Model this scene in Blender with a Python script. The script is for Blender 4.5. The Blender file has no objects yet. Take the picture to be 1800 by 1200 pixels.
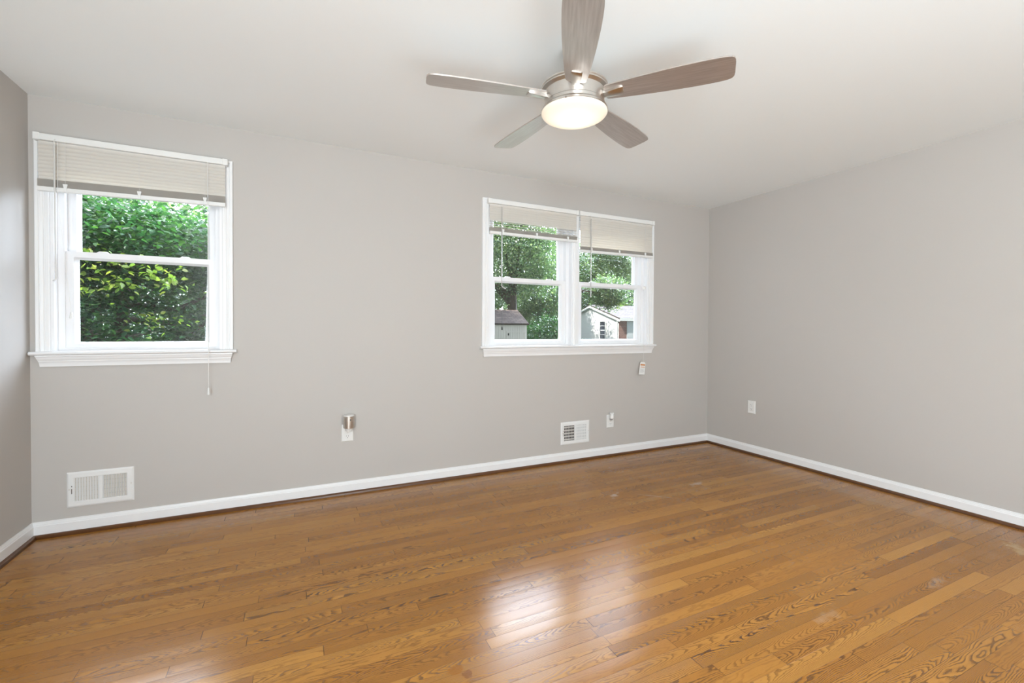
import bpy, math, random
import numpy as np
from mathutils import Vector, Matrix

# ------------------------------------------------------------------ camera / light / exposure
S = bpy.context.scene
COL = S.collection
H = 2.44          # ceiling height
RW = 5.208        # room width, back wall runs along x from -RW to 0 at y = 0
RD = 6.20         # room depth (the wall behind the camera)
GZ = -0.9         # lawn level outside

cam_d = bpy.data.cameras.new('camera')
cam = bpy.data.objects.new('camera', cam_d); COL.objects.link(cam)
F, YAW, PITCH, ROLL = 796.08, 0.4508, -0.0140, 0.0053
cam_d.sensor_fit = 'HORIZONTAL'; cam_d.sensor_width = 36.0
cam_d.lens = F / 1800 * 36.0
cam_d.shift_x = -6.56 / 1800; cam_d.shift_y = -9.93 / 1800
cam_d.clip_start = 0.05; cam_d.clip_end = 300
def cam_basis():
    f = Vector((math.sin(YAW) * math.cos(PITCH), math.cos(YAW) * math.cos(PITCH), math.sin(PITCH)))
    r = Vector((math.cos(YAW), -math.sin(YAW), 0)); u = r.cross(f)
    c, s = math.cos(ROLL), math.sin(ROLL)
    return c * r + s * u, -s * r + c * u, f
_r, _u, _f = cam_basis()
CP = Vector((-3.8897, -3.4005, 1.1702))
cam.matrix_world = Matrix(((_r.x, _u.x, -_f.x, CP.x), (_r.y, _u.y, -_f.y, CP.y), (_r.z, _u.z, -_f.z, CP.z), (0, 0, 0, 1)))
S.camera = cam

SKY_BASE, SKY_GLOW, SKY_GLOW2 = 1.3, 26.0, 170.0
w = bpy.data.worlds.new('sky'); S.world = w; w.use_nodes = True
nt = w.node_tree; nt.nodes.clear()
def N(t, ty, **k):
    n = t.nodes.new(ty)
    for a, b in k.items(): setattr(n, a, b)
    return n
def math_node(t, op, a, b=None, c=None, clamp=False):
    n = t.nodes.new('ShaderNodeMath'); n.operation = op; n.use_clamp = clamp
    for i, v in enumerate((a, b, c)):
        if v is None: continue
        if isinstance(v, (int, float)): n.inputs[i].default_value = v
        else: t.links.new(v, n.inputs[i])
    return n.outputs[0]
tc = N(nt, 'ShaderNodeTexCoord')
sep = N(nt, 'ShaderNodeSeparateXYZ'); nt.links.new(tc.outputs['Generated'], sep.inputs[0])
dot = N(nt, 'ShaderNodeVectorMath', operation='DOT_PRODUCT'); nt.links.new(tc.outputs['Generated'], dot.inputs[0])
gl = Vector((0.12, 0.86, 0.50)).normalized(); dot.inputs[1].default_value = gl
lobe = math_node(nt, 'POWER', math_node(nt, 'MAXIMUM', dot.outputs['Value'], 0.0), 5.0)
dot2 = N(nt, 'ShaderNodeVectorMath', operation='DOT_PRODUCT'); nt.links.new(tc.outputs['Generated'], dot2.inputs[0])
dot2.inputs[1].default_value = Vector((0.83, 0.40, 0.38)).normalized()
lobe2 = math_node(nt, 'POWER', math_node(nt, 'MAXIMUM', dot2.outputs['Value'], 0.0), 14.0)
noi = N(nt, 'ShaderNodeTexNoise'); noi.inputs['Scale'].default_value = 3.0; noi.inputs['Detail'].default_value = 5
nt.links.new(tc.outputs['Generated'], noi.inputs['Vector'])
cl = N(nt, 'ShaderNodeValToRGB'); nt.links.new(noi.outputs['Fac'], cl.inputs[0])
cl.color_ramp.elements[0].position = 0.45; cl.color_ramp.elements[0].color = (0.68, 0.82, 1.0, 1)
cl.color_ramp.elements[1].position = 0.62; cl.color_ramp.elements[1].color = (0.95, 0.97, 1.0, 1)
st = math_node(nt, 'MULTIPLY_ADD', lobe2, SKY_GLOW2, math_node(nt, 'MULTIPLY_ADD', lobe, SKY_GLOW, SKY_BASE))
bgn = N(nt, 'ShaderNodeBackground'); nt.links.new(cl.outputs[0], bgn.inputs['Color']); nt.links.new(st, bgn.inputs['Strength'])
out = N(nt, 'ShaderNodeOutputWorld'); nt.links.new(bgn.outputs[0], out.inputs[0])
w.cycles.sampling_method = 'AUTOMATIC'

def lamp(name, ty, loc, energy, color=(1, 1, 1), direction=None, size=None, size_y=None):
    d = bpy.data.lights.new(name, ty); d.energy = energy; d.color = color
    o = bpy.data.objects.new(name, d); COL.objects.link(o); o.location = loc
    if direction is not None: o.rotation_euler = Vector(direction).to_track_quat('-Z', 'Y').to_euler()
    if ty == 'AREA':
        d.shape = 'RECTANGLE'; d.size = size; d.size_y = size_y
    return o
sun = lamp('sun', 'SUN', (-20, -10, 20), 14.0, (1.0, 0.95, 0.86), direction=(0.62, 0.20, -0.76)); sun.data.angle = 0.01
# two unseen fills added behind the viewer, one sideways, one up at the ceiling
lamp('side_fill', 'AREA', (-5.12, -5.45, 1.45), 205, (0.86, 0.97, 1.05), direction=(1.0, 0.42, 0.08), size=1.1, size_y=1.7)
lamp('ceiling_wash', 'AREA', (-3.7, -5.0, 0.45), 150, (0.85, 0.975, 1.07), direction=(-0.05, 0.24, 1), size=2.9, size_y=2.2)

S.view_settings.view_transform = 'Standard'; S.view_settings.look = 'None'
S.view_settings.gamma = 1.0; S.view_settings.use_curve_mapping = False
S.view_settings.exposure = 0.0
S.cycles.use_denoising = True
S.cycles.max_bounces = 10; S.cycles.diffuse_bounces = 6; S.cycles.glossy_bounces = 4
S.cycles.transparent_max_bounces = 12; S.cycles.sample_clamp_indirect = 6.0

# ------------------------------------------------------------------ materials
def base_mat(name):
    m = bpy.data.materials.new(name); m.use_nodes = True
    return m, m.node_tree, m.node_tree.nodes['Principled BSDF']
def setp(b, **k):
    for n, v in k.items():
        i = b.inputs[n.replace('_', ' ')]
        i.default_value = v
def mat(name, col, rough=0.5, metal=0.0, var=0.03, scale=12.0, bump=0.0, bscale=200.0, stretch=None, spec=0.5, coat=0.0):
    m, t, b = base_mat(name)
    tc = N(t, 'ShaderNodeTexCoord'); mp = N(t, 'ShaderNodeMapping'); t.links.new(tc.outputs['Object'], mp.inputs[0])
    if stretch: mp.inputs['Scale'].default_value = stretch
    n = N(t, 'ShaderNodeTexNoise'); n.inputs['Scale'].default_value = scale; n.inputs['Detail'].default_value = 4
    t.links.new(mp.outputs[0], n.inputs['Vector'])
    mx = N(t, 'ShaderNodeMix', data_type='RGBA')
    t.links.new(n.outputs['Fac'], mx.inputs[0])
    mx.inputs[6].default_value = (*[c * (1 - var) for c in col], 1); mx.inputs[7].default_value = (*[min(1, c * (1 + var)) for c in col], 1)
    t.links.new(mx.outputs[2], b.inputs['Base Color'])
    setp(b, Roughness=rough, Metallic=metal); b.inputs['Specular IOR Level'].default_value = spec
    b.inputs['Coat Weight'].default_value = coat
    if bump > 0:
        n2 = N(t, 'ShaderNodeTexNoise'); n2.inputs['Scale'].default_value = bscale; n2.inputs['Detail'].default_value = 2
        t.links.new(mp.outputs[0], n2.inputs['Vector'])
        bp = N(t, 'ShaderNodeBump'); bp.inputs['Strength'].default_value = bump; bp.inputs['Distance'].default_value = 0.002
        t.links.new(n2.outputs['Fac'], bp.inputs['Height']); t.links.new(bp.outputs[0], b.inputs['Normal'])
    return m
M = {}
M['wall'] = mat('wall_paint', (0.515, 0.488, 0.458), 0.55, var=0.015, scale=1.3, bump=0.06, bscale=350, spec=0.3)
M['ceiling'] = mat('ceiling_paint', (0.865, 0.90, 0.905), 0.8, var=0.008, scale=0.9, bump=0.05, bscale=300, spec=0.2)
M['trim'] = mat('white_trim_paint', (0.83, 0.83, 0.83), 0.32, var=0.012, scale=6)
M['vinyl'] = mat('white_vinyl', (0.84, 0.84, 0.85), 0.3, var=0.008, scale=5)
M['plastic'] = mat('white_plastic', (0.80, 0.80, 0.78), 0.35, var=0.01)
M['vent'] = mat('vent_enamel', (0.80, 0.80, 0.79), 0.35, var=0.012)
M['damper'] = mat('damper_steel', (0.62, 0.58, 0.53), 0.4, var=0.05)
M['dark'] = mat('recess_shade', (0.03, 0.022, 0.018), 0.7, var=0.2)
M['slot'] = mat('socket_slot', (0.05, 0.05, 0.05), 0.5)
M['nickel'] = mat('brushed_nickel', (0.66, 0.63, 0.59), 0.33, metal=1.0, var=0.06, scale=40, stretch=(1, 1, 30))
M['silver'] = mat('satin_silver', (0.60, 0.56, 0.51), 0.30, metal=0.85, var=0.05)
M['clear_plastic'] = mat('frosted_plastic', (0.74, 0.73, 0.71), 0.2, var=0.03)
M['grey_plastic'] = mat('grey_plastic', (0.35, 0.34, 0.33), 0.4)
M['black'] = mat('black_plastic', (0.012, 0.012, 0.012), 0.4)
M['orange'] = mat('orange_print', (0.62, 0.25, 0.08), 0.5)
M['print'] = mat('grey_print', (0.45, 0.45, 0.44), 0.5)
M['cord'] = mat('white_cord', (0.80, 0.79, 0.76), 0.6)
M['pale_wand'] = mat('pale_wand', (0.66, 0.65, 0.63), 0.2)
M['wand'] = mat('clear_wand', (0.50, 0.48, 0.46), 0.15, var=0.05)
M['bark'] = mat('bark', (0.05, 0.038, 0.028), 0.9, var=0.5, scale=9, stretch=(3, 3, 0.6), bump=0.8, bscale=14)
M['shed_wall'] = mat('shed_siding', (0.52, 0.49, 0.46), 0.6, var=0.08, scale=3)
M['house_wall'] = mat('house_siding', (0.54, 0.54, 0.555), 0.6, var=0.05, scale=2)
M['house_trim'] = mat('house_trim', (0.55, 0.57, 0.58), 0.5)
M['house_door'] = mat('house_door_paint', (0.42, 0.46, 0.48), 0.5)
M['win_dark'] = mat('dark_window_glass', (0.03, 0.035, 0.05), 0.1)

def slat_mat():
    m, t, b = base_mat('blind_slat')
    setp(b, Roughness=0.4); b.inputs['Base Color'].default_value = (0.80, 0.775, 0.73, 1)
    n = N(t, 'ShaderNodeTexNoise'); n.inputs['Scale'].default_value = 8
    tc = N(t, 'ShaderNodeTexCoord'); t.links.new(tc.outputs['Object'], n.inputs['Vector'])
    mx = N(t, 'ShaderNodeMix', data_type='RGBA'); t.links.new(n.outputs['Fac'], mx.inputs[0])
    mx.inputs[6].default_value = (0.84, 0.82, 0.775, 1); mx.inputs[7].default_value = (0.87, 0.85, 0.81, 1)
    t.links.new(mx.outputs[2], b.inputs['Base Color'])
    tr = N(t, 'ShaderNodeBsdfTranslucent'); tr.inputs[0].default_value = (0.75, 0.66, 0.52, 1)
    ms = N(t, 'ShaderNodeMixShader'); ms.inputs[0].default_value = 0.28
    t.links.new(b.outputs[0], ms.inputs[1]); t.links.new(tr.outputs[0], ms.inputs[2])
    t.links.new(ms.outputs[0], t.nodes['Material Output'].inputs[0])
    return m
M['slat'] = slat_mat()

def glass_mat():
    m, t, b = base_mat('window_glass'); t.nodes.remove(b)
    tr = N(t, 'ShaderNodeBsdfTransparent'); tr.inputs[0].default_value = (0.955, 0.955, 0.955, 1)
    gl = N(t, 'ShaderNodeBsdfGlossy'); gl.inputs['Roughness'].default_value = 0.02
    n = N(t, 'ShaderNodeTexNoise'); n.inputs['Scale'].default_value = 2.0
    fr = N(t, 'ShaderNodeFresnel'); fr.inputs['IOR'].default_value = 1.45
    f2 = math_node(t, 'MULTIPLY', fr.outputs[0], math_node(t, 'MULTIPLY_ADD', n.outputs['Fac'], 0.1, 0.85))
    ms = N(t, 'ShaderNodeMixShader'); t.links.new(f2, ms.inputs[0])
    t.links.new(tr.outputs[0], ms.inputs[1]); t.links.new(gl.outputs[0], ms.inputs[2])
    t.links.new(ms.outputs[0], t.nodes['Material Output'].inputs[0])
    return m
M['glass'] = glass_mat()

def lens_mat():
    m, t, b = base_mat('lit_opal_glass')
    setp(b, Roughness=0.25); b.inputs['Base Color'].default_value = (0.55, 0.53, 0.49, 1)
    tc = N(t, 'ShaderNodeTexCoord'); ln = N(t, 'ShaderNodeVectorMath', operation='LENGTH')
    mp = N(t, 'ShaderNodeMapping'); mp.inputs['Scale'].default_value = (1, 1, 0)
    t.links.new(tc.outputs['Object'], mp.inputs[0]); t.links.new(mp.outputs[0], ln.inputs[0])
    r = N(t, 'ShaderNodeValToRGB'); t.links.new(math_node(t, 'DIVIDE', ln.outputs['Value'], 0.15), r.inputs[0])
    r.color_ramp.elements[0].position = 0.15; r.color_ramp.elements[0].color = (1.15, 1.06, 0.86, 1)
    r.color_ramp.elements[1].position = 1.0; r.color_ramp.elements[1].color = (0.50, 0.42, 0.30, 1)
    t.links.new(r.outputs[0], b.inputs['Emission Color']); b.inputs['Emission Strength'].default_value = 1.0
    return m
M['lens'] = lens_mat()

def blade_mat():
    m, t, b = base_mat('fan_blade_veneer')
    tc = N(t, 'ShaderNodeTexCoord'); mp = N(t, 'ShaderNodeMapping'); mp.inputs['Scale'].default_value = (3, 55, 10)
    t.links.new(tc.outputs['UV'], mp.inputs[0])
    n = N(t, 'ShaderNodeTexNoise'); n.inputs['Scale'].default_value = 2.2; n.inputs['Detail'].default_value = 6; n.inputs['Distortion'].default_value = 0.4
    t.links.new(mp.outputs[0], n.inputs['Vector'])
    r = N(t, 'ShaderNodeValToRGB'); t.links.new(n.outputs['Fac'], r.inputs[0])
    r.color_ramp.elements[0].position = 0.3; r.color_ramp.elements[0].color = (0.42, 0.37, 0.335, 1)
    r.color_ramp.elements[1].position = 0.75; r.color_ramp.elements[1].color = (0.56, 0.51, 0.475, 1)
    t.links.new(r.outputs[0], b.inputs['Base Color']); setp(b, Roughness=0.3, Metallic=0.65)
    b.inputs['Specular IOR Level'].default_value = 0.5
    b.inputs['Coat Weight'].default_value = 0.6; b.inputs['Coat Roughness'].default_value = 0.3
    return m
M['blade'] = blade_mat()

STRIP = 0.0572
def floor_mat():
    m, t, b = base_mat('oak_strip_floor')
    L = t.links.new
    tc = N(t, 'ShaderNodeTexCoord'); sp = N(t, 'ShaderNodeSeparateXYZ'); L(tc.outputs['Object'], sp.inputs[0])
    u, v = sp.outputs[0], sp.outputs[1]
    mt = lambda *a, **k: math_node(t, *a, **k)
    vr = mt('DIVIDE', v, STRIP); row = mt('FLOOR', vr); fv = mt('FRACT', vr)
    def wn(dim, vec=None, w_=None):
        n = N(t, 'ShaderNodeTexWhiteNoise', noise_dimensions=dim)
        if vec is not None: L(vec, n.inputs['Vector'])
        if w_ is not None: L(w_, n.inputs['W'])
        s = N(t, 'ShaderNodeSeparateColor'); L(n.outputs['Color'], s.inputs[0])
        return s.outputs
    rr = wn('1D', w_=row)
    ub = mt('MULTIPLY_ADD', u, mt('MULTIPLY_ADD', rr[0], 0.7, 0.75), mt('MULTIPLY', rr[1], 17.3))
    col = mt('FLOOR', ub); fu = mt('FRACT', ub)
    cx = N(t, 'ShaderNodeCombineXYZ'); L(row, cx.inputs[0]); L(col, cx.inputs[1])
    r1 = wn('2D', vec=cx.outputs[0])
    cx2 = N(t, 'ShaderNodeCombineXYZ'); L(mt('ADD', row, 0.37), cx2.inputs[0]); L(mt('ADD', col, 5.19), cx2.inputs[1])
    r2 = wn('2D', vec=cx2.outputs[0])
    # board-local coordinates in metres
    gu = mt('MULTIPLY_ADD', r1[0], 41.0, u)
    gv = mt('MULTIPLY', mt('SUBTRACT', fv, 0.5), STRIP)
    cath = mt('GREATER_THAN', r1[1], 0.48)                     # flat-sawn boards
    off = mt('MULTIPLY', mt('SUBTRACT', r1[2], 0.5), mt('MULTIPLY_ADD', cath, -0.075, 0.13))
    gvc = mt('ADD', gv, off)
    pos = N(t, 'ShaderNodeCombineXYZ'); L(mt('MULTIPLY', gu, 5.0), pos.inputs[0]); L(mt('MULTIPLY', gv, 22.0), pos.inputs[1]); L(mt('MULTIPLY', r2[0], 50.0), pos.inputs[2])
    n1 = N(t, 'ShaderNodeTexNoise'); n1.inputs['Scale'].default_value = 1.0; n1.inputs['Detail'].default_value = 2.5; L(pos.outputs[0], n1.inputs['Vector'])
    wob = mt('SUBTRACT', n1.outputs['Fac'], 0.5)
    para = mt('MULTIPLY', mt('MULTIPLY', gvc, gvc), mt('MULTIPLY_ADD', cath, 2600.0, 2200.0))
    slope = mt('MULTIPLY_ADD', cath, mt('MULTIPLY_ADD', r2[1], 13.0, 11.0), 1.5)
    sgn = mt('SIGN', mt('SUBTRACT', r2[2], 0.5))
    fld = mt('ADD', mt('ADD', para, mt('MULTIPLY', mt('MULTIPLY', gu, slope), sgn)), mt('MULTIPLY', wob, 7.0))
    pos3 = N(t, 'ShaderNodeCombineXYZ'); L(mt('MULTIPLY', gu, 60.0), pos3.inputs[0]); L(mt('MULTIPLY', gv, 300.0), pos3.inputs[1])
    n3 = N(t, 'ShaderNodeTexNoise'); n3.inputs['Scale'].default_value = 1.0; n3.inputs['Detail'].default_value = 2; L(pos3.outputs[0], n3.inputs['Vector'])
    fld = mt('MULTIPLY_ADD', mt('SUBTRACT', n3.outputs['Fac'], 0.5), 0.55, fld)
    ring = mt('FRACT', fld)
    rp = N(t, 'ShaderNodeValToRGB'); L(ring, rp.inputs[0]); e = rp.color_ramp
    e.elements[0].position = 0.0; e.elements[0].color = (0, 0, 0, 1)
    e.elements[1].position = 1.0; e.elements[1].color = (0, 0, 0, 1)
    for p_, c_ in ((0.05, 0.95), (0.26, 0.80), (0.42, 0.22), (0.62, 0.04), (0.95, 0.0)):
        q = e.elements.new(p_); q.color = (c_, c_, c_, 1)
    # fine pores along the grain
    pp = N(t, 'ShaderNodeCombineXYZ'); L(mt('MULTIPLY', gu, 14.0), pp.inputs[0]); L(mt('MULTIPLY', gv, 900.0), pp.inputs[1]); L(mt('MULTIPLY', r2[1], 30.0), pp.inputs[2])
    n2 = N(t, 'ShaderNodeTexNoise'); n2.inputs['Scale'].default_value = 1.0; n2.inputs['Detail'].default_value = 3; L(pp.outputs[0], n2.inputs['Vector'])
    pore = mt('MULTIPLY', mt('SUBTRACT', n2.outputs['Fac'], 0.5), 0.9)
    # grain contrast differs from board to board
    gstr = mt('MULTIPLY_ADD', mt('POWER', r2[0], 1.3), 0.62, mt('MULTIPLY_ADD', cath, 0.28, 0.24))
    dark = mt('ADD', mt('MULTIPLY', rp.outputs[0], gstr), mt('MULTIPLY', pore, 0.55), clamp=True)
    tone = N(t, 'ShaderNodeValToRGB'); L(r1[1], tone.inputs[0]); L(mt('FRACT', mt('MULTIPLY', r1[0], 7.77)), tone.inputs[0])
    te = tone.color_ramp
    te.elements[0].position = 0.0; te.elements[0].color = (0.330, 0.136, 0.022, 1)
    te.elements[1].position = 1.0; te.elements[1].color = (0.455, 0.212, 0.042, 1)
    q = te.elements.new(0.3); q.color = (0.378, 0.162, 0.028, 1)
    q = te.elements.new(0.7); q.color = (0.415, 0.184, 0.034, 1)
    mx = N(t, 'ShaderNodeMix', data_type='RGBA'); L(dark, mx.inputs[0]); L(tone.outputs[0], mx.inputs[6]); mx.inputs[7].default_value = (0.072, 0.029, 0.010, 1)
    # joints
    e1 = mt('LESS_THAN', mt('MINIMUM', fv, mt('SUBTRACT', 1.0, fv)), 0.014)
    e2 = mt('LESS_THAN', mt('MINIMUM', fu, mt('SUBTRACT', 1.0, fu)), 0.0011)
    gap = mt('MAXIMUM', mt('MULTIPLY', e1, mt('MULTIPLY_ADD', r1[2], 0.55, 0.15)), mt('MULTIPLY', e2, 0.8))
    mj = N(t, 'ShaderNodeMix', data_type='RGBA'); L(gap, mj.inputs[0]); L(mx.outputs[2], mj.inputs[6]); mj.inputs[7].default_value = (0.035, 0.014, 0.006, 1)
    cur = mj.outputs[2]
    # wear: pale scuffs, a brown spill and a bare patch where the photo shows them
    wn2 = N(t, 'ShaderNodeTexNoise'); wn2.inputs['Scale'].default_value = 22; wn2.inputs['Detail'].default_value = 5; L(tc.outputs['Object'], wn2.inputs['Vector'])
    def spot(x, y, rx, ry, ang, col, amt, sharp=1.0):
        nonlocal cur
        mp = N(t, 'ShaderNodeMapping', vector_type='TEXTURE'); L(tc.outputs['Object'], mp.inputs[0])
        mp.inputs['Location'].default_value = (x, y, 0); mp.inputs['Rotation'].default_value = (0, 0, ang); mp.inputs['Scale'].default_value = (rx, ry, 1)
        ln = N(t, 'ShaderNodeVectorMath', operation='LENGTH'); L(mp.outputs[0], ln.inputs[0])
        d = mt('ADD', mt('SUBTRACT', 1.0, ln.outputs['Value']), mt('MULTIPLY', mt('SUBTRACT', wn2.outputs['Fac'], 0.55), 2.6))
        f = mt('MULTIPLY', mt('MULTIPLY', d, sharp, clamp=True), amt)
        k = N(t, 'ShaderNodeMix', data_type='RGBA'); L(f, k.inputs[0]); L(cur, k.inputs[6]); k.inputs[7].default_value = (*col, 1)
        cur = k.outputs[2]
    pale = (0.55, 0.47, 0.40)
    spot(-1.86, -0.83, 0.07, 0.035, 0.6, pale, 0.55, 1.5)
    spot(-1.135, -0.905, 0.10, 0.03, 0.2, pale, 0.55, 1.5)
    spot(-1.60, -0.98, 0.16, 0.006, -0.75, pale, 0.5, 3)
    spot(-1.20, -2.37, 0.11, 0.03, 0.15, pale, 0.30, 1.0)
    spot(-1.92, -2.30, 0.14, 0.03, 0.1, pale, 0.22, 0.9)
    spot(-0.30, -1.7, 0.10, 0.9, 0.0, (0.36, 0.25, 0.16), 0.35, 0.8)
    spot(-0.38, -2.39, 0.10, 0.05, 0.5, (0.52, 0.36, 0.17), 0.6, 2.0)
    spot(-3.402, -1.925, 0.030, 0.022, 0.3, (0.30, 0.115, 0.012), 0.9, 5)
    spot(-3.365, -1.962, 0.026, 0.020, 0.9, (0.22, 0.080, 0.010), 0.95, 5)
    L(cur, b.inputs['Base Color'])
    n5 = N(t, 'ShaderNodeTexNoise'); n5.inputs['Scale'].default_value = 1.6; n5.inputs['Detail'].default_value = 5; L(tc.outputs['Object'], n5.inputs['Vector'])
    rgh = mt('ADD', mt('MULTIPLY_ADD', n5.outputs['Fac'], 0.14, 0.15), mt('MULTIPLY', dark, 0.08))
    L(rgh, b.inputs['Roughness'])
    b.inputs['Specular IOR Level'].default_value = 0.36
    # joints, pores and slight cupping of every strip
    cup = mt('MULTIPLY', mt('MULTIPLY', gv, gv), -0.35)
    tilt = mt('MULTIPLY', mt('MULTIPLY', mt('SUBTRACT', r2[1], 0.5), gv), 0.010)
    hgt = mt('ADD', mt('ADD', mt('MULTIPLY', gap, -0.0007), mt('ADD', cup, tilt)), mt('MULTIPLY', dark, -0.00010))
    bp = N(t, 'ShaderNodeBump'); bp.inputs['Strength'].default_value = 0.75; bp.inputs['Distance'].default_value = 1.0
    L(hgt, bp.inputs['Height']); L(bp.outputs[0], b.inputs['Normal'])
    return m
M['floor'] = floor_mat()
M['shoe'] = mat('stained_oak_shoe', (0.105, 0.038, 0.009), 0.35, var=0.25, scale=9, stretch=(2, 2, 2))

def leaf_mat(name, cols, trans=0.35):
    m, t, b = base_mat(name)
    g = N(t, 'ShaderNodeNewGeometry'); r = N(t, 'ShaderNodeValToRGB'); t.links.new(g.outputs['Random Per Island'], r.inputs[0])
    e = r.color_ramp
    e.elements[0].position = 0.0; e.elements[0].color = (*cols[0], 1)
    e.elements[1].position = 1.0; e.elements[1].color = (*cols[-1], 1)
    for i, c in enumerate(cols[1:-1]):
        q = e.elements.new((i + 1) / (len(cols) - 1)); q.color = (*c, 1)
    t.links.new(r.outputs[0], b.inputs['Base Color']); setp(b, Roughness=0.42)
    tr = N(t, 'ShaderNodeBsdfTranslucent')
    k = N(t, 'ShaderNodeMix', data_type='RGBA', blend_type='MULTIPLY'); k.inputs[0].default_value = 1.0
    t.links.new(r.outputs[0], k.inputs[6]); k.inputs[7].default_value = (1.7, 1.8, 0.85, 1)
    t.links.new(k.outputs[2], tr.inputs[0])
    ms = N(t, 'ShaderNodeMixShader'); ms.inputs[0].default_value = trans
    t.links.new(b.outputs[0], ms.inputs[1]); t.links.new(tr.outputs[0], ms.inputs[2])
    t.links.new(ms.outputs[0], t.nodes['Material Output'].inputs[0])
    return m
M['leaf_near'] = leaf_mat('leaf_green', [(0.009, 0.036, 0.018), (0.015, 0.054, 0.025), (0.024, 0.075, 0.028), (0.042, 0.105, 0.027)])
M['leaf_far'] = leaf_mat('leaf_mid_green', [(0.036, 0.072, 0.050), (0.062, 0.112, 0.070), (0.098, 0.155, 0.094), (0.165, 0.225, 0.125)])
M['leaf_sunlit'] = leaf_mat('leaf_sunlit_green', [(0.09, 0.17, 0.03), (0.14, 0.22, 0.04), (0.21, 0.23, 0.06)], 0.45)  # sunlight on the outer leaves is put into this lighter colour
M['lawn'] = mat('lawn_grass', (0.030, 0.042, 0.020), 0.9, var=0.4, scale=3, bump=0.5, bscale=40)

def shingle_mat(name, col, litter=0.0):
    m, t, b = base_mat(name)
    tc = N(t, 'ShaderNodeTexCoord'); br = N(t, 'ShaderNodeTexBrick')
    t.links.new(tc.outputs['UV'], br.inputs['Vector'])
    br.inputs['Scale'].default_value = 1.0; br.inputs['Brick Width'].default_value = 0.3; br.inputs['Row Height'].default_value = 0.14
    br.inputs['Mortar Size'].default_value = 0.012
    br.inputs['Color1'].default_value = (*col, 1); br.inputs['Color2'].default_value = (*[c * 0.6 for c in col], 1); br.inputs['Mortar'].default_value = (*[c * 0.3 for c in col], 1)
    n = N(t, 'ShaderNodeTexNoise'); n.inputs['Scale'].default_value = 6; n.inputs['Detail'].default_value = 6; t.links.new(tc.outputs['UV'], n.inputs['Vector'])
    sp = N(t, 'ShaderNodeSeparateXYZ'); t.links.new(tc.outputs['UV'], sp.inputs[0])
    f = math_node(t, 'MULTIPLY', math_node(t, 'ADD', math_node(t, 'MULTIPLY', n.outputs['Fac'], 2.0), math_node(t, 'MULTIPLY_ADD', sp.outputs[1], 3.0, -13.8), clamp=True), litter)
    k = N(t, 'ShaderNodeMix', data_type='RGBA'); t.links.new(f, k.inputs[0]); t.links.new(br.outputs[0], k.inputs[6]); k.inputs[7].default_value = (0.40, 0.27, 0.20, 1)
    t.links.new(k.outputs[2], b.inputs['Base Color']); setp(b, Roughness=0.9); b.inputs['Specular IOR Level'].default_value = 0.05
    return m
M['shed_roof'] = shingle_mat('weathered_shingles', (0.085, 0.068, 0.062), 0.8)
M['house_roof'] = shingle_mat('grey_brown_shingles', (0.11, 0.095, 0.092))
def brick_mat():
    m, t, b = base_mat('red_brick')
    tc = N(t, 'ShaderNodeTexCoord'); br = N(t, 'ShaderNodeTexBrick'); t.links.new(tc.outputs['UV'], br.inputs['Vector'])
    br.inputs['Scale'].default_value = 1.0; br.inputs['Brick Width'].default_value = 0.2; br.inputs['Row Height'].default_value = 0.07; br.inputs['Mortar Size'].default_value = 0.008
    br.inputs['Color1'].default_value = (0.20, 0.075, 0.055, 1); br.inputs['Color2'].default_value = (0.13, 0.05, 0.04, 1); br.inputs['Mortar'].default_value = (0.3, 0.27, 0.25, 1)
    t.links.new(br.outputs[0], b.inputs['Base Color']); setp(b, Roughness=0.85)
    return m
M['brick'] = brick_mat()

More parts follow.
